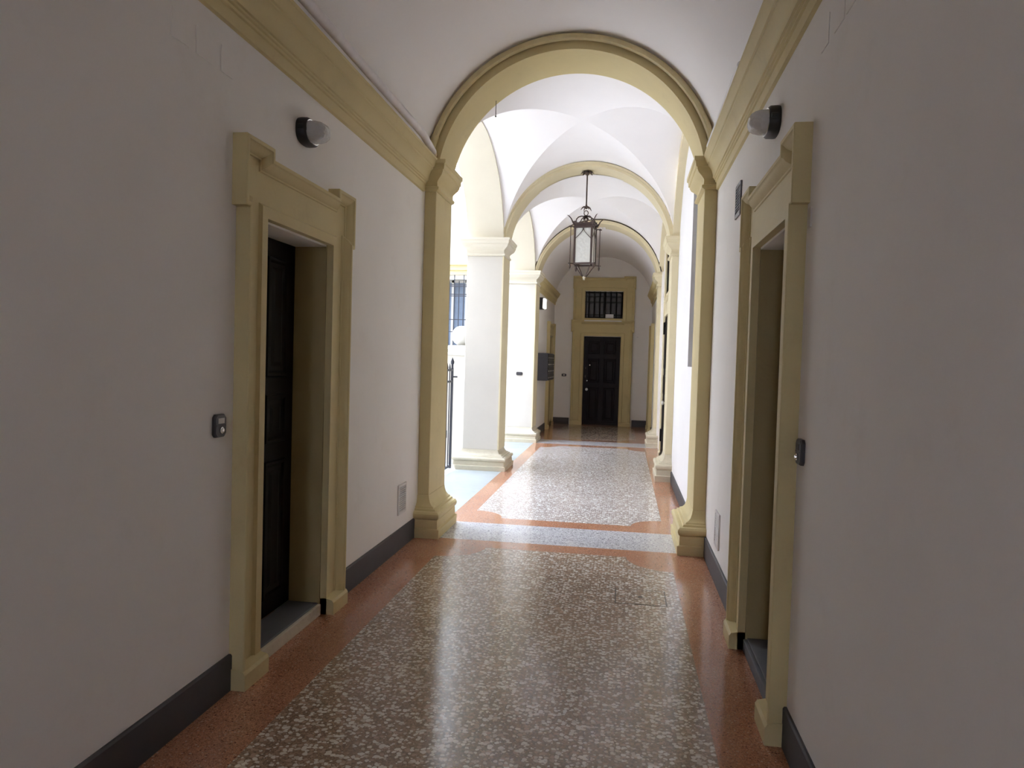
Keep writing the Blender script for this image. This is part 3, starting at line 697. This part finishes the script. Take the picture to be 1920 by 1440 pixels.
# rosette
mb = MB(); mb.lathe((LX, LY, 4.29), [(.001, .06), (.03, .055), (.035, .03), (.02, .0), (.001, -.02)], 16)
for k in range(8):
    a = 2*pi*k/8; d = Vector((cos(a), sin(a), 0)); s = Vector((-sin(a), cos(a), 0)); c = Vector((LX, LY, 4.315))
    prof = [(.02, .012, .012), (.05, .022, .022), (.075, .02, .012), (.095, .004, -.012)]
    lo = []
    for r, w, z in prof:
        p = c+d*r+Vector((0, 0, z)); lo.append([p-s*w-Vector((0, 0, .004)), p+s*w-Vector((0, 0, .004)), p+s*w+Vector((0, 0, .004)), p-s*w+Vector((0, 0, .004))])
    mb.loft(lo)
build('ceiling_rosette', mb, M['bronze'], t)
mb = MB(); mb.tube([(LX, LY, 4.30), (LX, LY, 3.84)], .010, 10); mb.lathe((LX, LY, 3.80), [(.004, 0), (.018, .01), (.02, .03), (.012, .06), (.010, .075)], 12); build('suspension_rod', mb, M['bronze'], t)
mb = MB()
for k in range(4):
    a = 2*pi*k/4+.5; d = Vector((cos(a), sin(a), 0)); c = Vector((LX, LY, 3.81))
    pts = [c+d*r+Vector((0, 0, z)) for r, z in ((.008, .012), (.035, .022), (.06, .008), (.085, -.028))]
    mb.tube(pts, .01, 6, rs=[.010, .013, .009, .003])
build('leaf_crown', mb, M['bronze'], t)
mb = MB(); mb.tube([(LX+.03*cos(2*pi*k/20), LY, 3.745+.035*sin(2*pi*k/20)) for k in range(20)], .006, 6, closed=True); build('ring', mb, M['bronze'], t)
mb = MB(); mb.lathe((LX, LY, 3.69), [(.001, .025), (.03, .018), (.04, .006), (.02, -.012), (.001, -.02)], 14)
for sx, sy in ((1, 1), (1, -1), (-1, 1), (-1, -1)):
    mb.tube([lp(sx*r, sy*r, z) for r, z in ((.02, 3.695), (.055, 3.693), (.088, 3.675), (.108, 3.645), (.118, 3.60))], .008, 8)
for k in range(6):
    a = 2*pi*k/6; mb.tube([(LX+r*cos(a), LY+r*sin(a), z) for r, z in ((.01, 3.68), (.03, 3.665), (.042, 3.64))], .01, 6, rs=[.008, .011, .002])
build('dome_straps', mb, M['bronze'], t)
H_ = .135
mb = MB(); mbox(mb, -H_-.012, H_+.012, -H_-.012, H_+.012, 3.575, 3.59); mbox(mb, -H_, H_, -H_, H_, 3.53, 3.575); mbox(mb, -H_-.008, H_+.008, -H_-.008, H_+.008, 3.515, 3.53)
for k in range(4):
    for side in range(4):
        x = -.12+.08*k; q = {0: (x, -H_-.002), 1: (x, H_+.002), 2: (-H_-.002, x), 3: (H_+.002, x)}[side]
        mbox(mb, q[0]-.02, q[0]+.02, q[1]-.008, q[1]+.008, 3.588, 3.612 if k % 2 == 0 else 3.60)
    for j in range(3): pass
for k in range(12):
    x = -.12+.0218*k
    for q in ((x, -H_), (x, H_), (-H_, x), (H_, x)): mbox(mb, q[0]-.006, q[0]+.006, q[1]-.006, q[1]+.006, 3.540, 3.562)
build('crenellated_top', mb, M['bronze'], t, smooth=0)
mb = MB()
for sx in (1, -1):
    for sy in (1, -1): mbox(mb, sx*(H_-.012)-.013, sx*(H_-.012)+.013, sy*(H_-.012)-.013, sy*(H_-.012)+.013, 3.0, 3.52)
mbox(mb, -H_, H_, -H_, -H_+.02, 2.995, 3.02); mbox(mb, -H_, H_, H_-.02, H_, 2.995, 3.02); mbox(mb, -H_, -H_+.02, -H_, H_, 2.995, 3.02); mbox(mb, H_-.02, H_, -H_, H_, 2.995, 3.02)
for q in ((-H_+.004, -H_+.004, H_-.004, -H_+.004), (-H_+.004, H_-.004, H_-.004, H_-.004), (-H_+.004, -H_+.004, -H_+.004, H_-.004), (H_-.004, -H_+.004, H_-.004, H_-.004)):
    a = Vector((q[0], q[1])); b = Vector((q[2], q[3]))
    for s in (0, 1):
        pts = []
        for i in range(9):
            f = i/8; uu = .06+.44*(1-(1-f)**1.7) if s == 0 else 1-(.06+.44*(1-(1-f)**1.7)); zz = 3.36+.15*f**.85
            p = a.lerp(b, uu); pts.append(lp(p.x, p.y, zz))
        mb.tube(pts, .005, 6)
build('frame', mb, M['bronze'], t, smooth=0)
for q in ((-1, 0), (1, 0), (0, -1), (0, 1)):
    mb = MB(); e = H_-.014; w = H_-.026
    if q[0]: mbox(mb, q[0]*e-.002, q[0]*e+.002, -w, w, 3.02, 3.515)
    else: mbox(mb, -w, w, q[1]*e-.002, q[1]*e+.002, 3.02, 3.515)
    build('glass_pane', mb, M['lanternglass'], t, smooth=0)
for sx in (1, -1):
    for sy in (1, -1):
        o_ = H_+.038
        mb = MB(); mb.tube([lp(sx*o_, sy*o_, 3.54), lp(sx*o_, sy*o_, 2.97)], .006, 8)
        mb.tube([lp(sx*H_, sy*H_, 3.53), lp(sx*(o_+.02), sy*(o_+.02), 3.53)], .008, 6); mb.tube([lp(sx*H_*.95, sy*H_*.95, 3.005), lp(sx*(o_+.02), sy*(o_+.02), 3.005)], .008, 6)
        mb.lathe(lp(sx*o_, sy*o_, 2.925), [(.001, 0), (.012, .015), (.017, .04), (.010, .06), (.014, .075), (.006, .09)], 10)
        mb.lathe(lp(sx*o_, sy*o_, 3.515), [(.002, 0), (.018, .008), (.018, .018), (.004, .03)], 8)
        build('corner_rod', mb, M['bronze'], t)
        mb = MB(); mb.tube([lp(sx*r, sy*r, z) for r, z in ((H_, 3.56), (H_+.02, 3.60), (H_+.036, 3.64), (H_+.065, 3.675), (H_+.085, 3.685))], .008, 6, rs=[.011, .010, .008, .006, .002]); build('horn', mb, M['bronze'], t)
        mb = MB(); mb.tube([lp(sx*r, sy*r, z) for r, z in ((H_-.01, 3.0), (H_-.035, 2.965), (H_-.065, 2.91), (.03, 2.84), (.012, 2.835))], .007, 8); build('lower_strap', mb, M['bronze'], t)
mb = MB(); mb.lathe((LX, LY, 2.78), [(.001, 0), (.016, .006), (.014, .03), (.022, .036), (.022, .05), (.008, .06), (.001, .07)], 12); build('drop_finial', mb, M['creamworn'], t)
mb = MB(); mb.lathe((LX, LY, 3.36), [(.001, 0), (.02, .01), (.03, .04), (.03, .06), (.014, .09), (.014, .13), (.001, .135)], 16); build('bulb', mb, M['vent'], t)
mb = MB(); mb.tube([(LX, LY, 3.49), (LX, LY, 3.53)], .014, 10); mb.box(LX-.13, LX+.13, LY-.006, LY+.006, 3.525, 3.531); build('bulb_holder', mb, M['bronze'], t)

# ------------------------------------------------------------------ letterboxes at the shaded end
t = thing('letterbox_bank', (-1.69, 15.95, 1.18), 'anthracite bank of letterboxes on the left wall past the far pier', 'letterboxes')
mb = MB(); mb.box(-1.795, -1.575, 15.30, 16.62, 1.18, 1.76); build('case', mb, M['mail'], t, smooth=0, bevel=.004)
for r in range(4):
    for c in range(4):
        y0 = 15.31+c*.3275; z0 = 1.19+r*.14
        mb = MB(); mb.box(-1.575, -1.559, y0+.008, y0+.315, z0+.006, z0+.134); d = build('letterbox_door', mb, M['black'], t, smooth=0, bevel=.003)
        mb = MB(); mb.box(-1.559, -1.554, y0+.06, y0+.27, z0+.10, z0+.114); build('flap', mb, M['plate'], d, smooth=0)
        mb = MB(); mb.box(-1.559, -1.555, y0+.06, y0+.16, z0+.04, z0+.065); build('name_card', mb, M['paper'], d, smooth=0)
t = thing('wall_lamp', (-1.73, 15.24, 2.66), 'small black box lamp with a bright white front beneath the far left cornice', 'wall lamp')
mb = MB(); mb.box(-1.79, -1.695, 15.15, 15.40, 2.665, 2.905); build('housing', mb, M['black'], t, smooth=0, bevel=.004)
mb = MB(); mb.box(-1.695, -1.645, 15.165, 15.385, 2.685, 2.885); build('diffuser', mb, M['lampon'], t, smooth=0, bevel=.012)
mb = MB(); mb.box(.30, .33, YB-.012, YB, 2.24, 2.27); tag(build('wall_hook', mb, M['vent'], smooth=0), 'tiny fixing on the wall right of the far door surround', 'hook')

# ------------------------------------------------------------------ courtyard
FY = 14.30
fnF = lambda u, v, w: (u, FY-w, v)
CW = (-4.55, -3.13, 1.72, 3.16)
wall('wall_courtyard_far', fnF, -9.2, -2.36, 9.5, [CW], .4, 'sunlit plaster facade across the courtyard with a barred window', 'facade', v0=-.05)
mb = MB(); mb.box(-9.6, -9.2, 5, 14.7, -.05, 13.0); struct('wall_courtyard_left', mb, M['facadegrey'], 'unseen facade on the far side of the courtyard, shaped to steer light', smooth=0)  # out of view; height and tone set for the light reaching the bays
mb = MB(); mb.box(-9.2, -2.3, 5.6, 6.44, -.05, 13); struct('wall_courtyard_near', mb, M['facadegrey'], 'unseen courtyard facade of the near building, shaped to steer light', smooth=0)  # out of view; raised and darkened to cut light on the pier
mb = MB(); mb.box(-2.28, -1.9, 6.44, 14.8, 5.4, 8.0); struct('wall_courtyard_upper', mb, M['facade'], 'upper wall above the arcade', smooth=0)
mb = MB(); mb.loft([[fnF(u, z, d) for d, z in ((0, 3.25), (.03, 3.25), (.03, 3.33), (.05, 3.34), (.05, 3.42), (.08, 3.44), (.08, 3.46), (0, 3.46))] for u in (-4.7, -2.98)]); struct('trim_5', mb, M['cream'], 'cream lintel over the courtyard window', 'lintel', smooth=0)
tw = thing('window_4', (-3.84, FY+.2, CW[2]), 'pale blue courtyard window behind iron bars', 'window', None, 'structure')
mb = MB(); mb.prism([(CW[0], CW[2]), (CW[1], CW[2]), (CW[1], CW[3]), (CW[0], CW[3])], fnF, -.24, -.22); build('pane', mb, M['blueglass'], tw, smooth=0)
mb = MB()
for a in ((CW[0], CW[0]+.06, CW[2], CW[3]), (CW[1]-.06, CW[1], CW[2], CW[3]), (-3.47, -3.42, CW[2], CW[3]), (CW[0], CW[1], CW[3]-.05, CW[3])):
    mb.prism([(a[0], a[2]), (a[1], a[2]), (a[1], a[3]), (a[0], a[3])], fnF, -.22, -.18)
build('window_frame', mb, M['ball'], tw, smooth=0)
tg = thing('window_grille', (-3.84, FY-.05, CW[2]), 'dark iron bars over the courtyard window', 'grille')
k = 0; x = -4.50
while x < -3.1:
    top = 3.24 if k % 2 == 0 else 3.12
    mb = MB(); mb.tube([(x, FY-.06, 1.70), (x, FY-.06, top)], .009, 8); build('bar', mb, M['irongate'], tg); x += .095; k += 1
for z in (3.045, 3.015, 2.86, 2.825, 2.36, 2.12, 1.78):
    mb = MB(); mb.box(-4.55, -3.1, FY-.068, FY-.052, z-.008, z+.008); build('crossbar', mb, M['irongate'], tg, smooth=0)
# gate post with ball
t = thing('gate_post', (-2.53, 11.42, -.03), 'white post topped by a stone ball, behind the big pier', 'gate post')
mb = MB(); mb.box(-2.84, -2.22, 11.12, 11.72, -.03, 1.67); build('shaft', mb, M['pierwhite'], t, smooth=0, bevel=.006)
mb = MB(); rect_loft(mb, -2.84, -2.22, 11.12, 11.72, [(.01, 1.64), (.03, 1.655), (.03, 1.68), (.015, 1.69), (.015, 1.74), (-.05, 1.775), (-.14, 1.80)], (1, 1, 1, 1)); build('cap', mb, M['ball'], t, smooth=30)
mb = MB(); mb.lathe((-2.555, 11.42, 1.79), [(.001, 0), (.09, 0), (.07, .02)]+[(.157*cos(a), .165+.157*sin(a)) for a in [(-60+10*i)*pi/180 for i in range(15)]]+[(.001, .322)], 28); o = build('ball', mb, M['ball'], t, smooth=60); o['label'] = 'white stone ball'
# iron gate in the arcade opening
t = thing('iron_gate', (-2.3, 8.6, 0), 'dark spiked iron gate on the courtyard side, before the big pier', 'gate')
gx = -2.40
def spike(mb, y, z0, z1, r):
    mb.tube([(gx, y, z0), (gx, y, z1-.10), (gx, y, z1-.09), (gx, y, z1-.06), (gx, y, z1)], r, 8, rs=[r, r, r*1.5, r*1.6, .001])
mb = MB(); mb.box(gx-.016, gx+.016, 10.164, 10.196, .03, 1.46); spike(mb, 10.18, 1.40, 1.61, .016); build('hinge_stile', mb, M['irongate'], t, smooth=30)
for k in range(22):
    y = 10.03-.14*k
    mb = MB(); spike(mb, y, .06, 1.53, .008); build('bar', mb, M['irongate'], t, smooth=30)
for z in (.07, 1.27, 1.43):
    mb = MB(); mb.box(gx-.012, gx+.012, 7.05, 10.16, z-.014, z+.014); build('rail', mb, M['irongate'], t, smooth=0)
mb = MB(); mb.tube([(gx, 10.18, 1.335), (gx+.075, 10.18, 1.335)], .012, 8); build('hinge_pin', mb, M['irongate'], t)
mb = MB(); mb.box(gx-.02, gx+.02, 9.78, 9.87, .50, .60); build('lock', mb, M['irongate'], t, smooth=0)

# ------------------------------------------------------------------ light
w = bpy.data.worlds.new('sky'); scene.world = w; w.use_nodes = True
bg = w.node_tree.nodes['Background']; bg.inputs['Color'].default_value = (.78, .90, 1.15, 1); bg.inputs['Strength'].default_value = 13.0
sun = bpy.data.lights.new('sun', 'SUN'); so = bpy.data.objects.new('sun', sun); col.objects.link(so)
sun.energy = 10; sun.angle = radians(3); sun.color = (1, .97, .93)
so.rotation_euler = Vector((-.25, -.10, -1)).to_track_quat('-Z', 'Y').to_euler()

scene.view_settings.view_transform = 'Standard'; scene.view_settings.look = 'None'
scene.view_settings.gamma = 1; scene.view_settings.use_curve_mapping = False
scene.view_settings.exposure = 0.92
cy = scene.cycles
cy.use_denoising = True; cy.max_bounces = 14; cy.diffuse_bounces = 10; cy.glossy_bounces = 4; cy.transmission_bounces = 6
cy.sample_clamp_indirect = 6; cy.caustics_reflective = False; cy.caustics_refractive = False
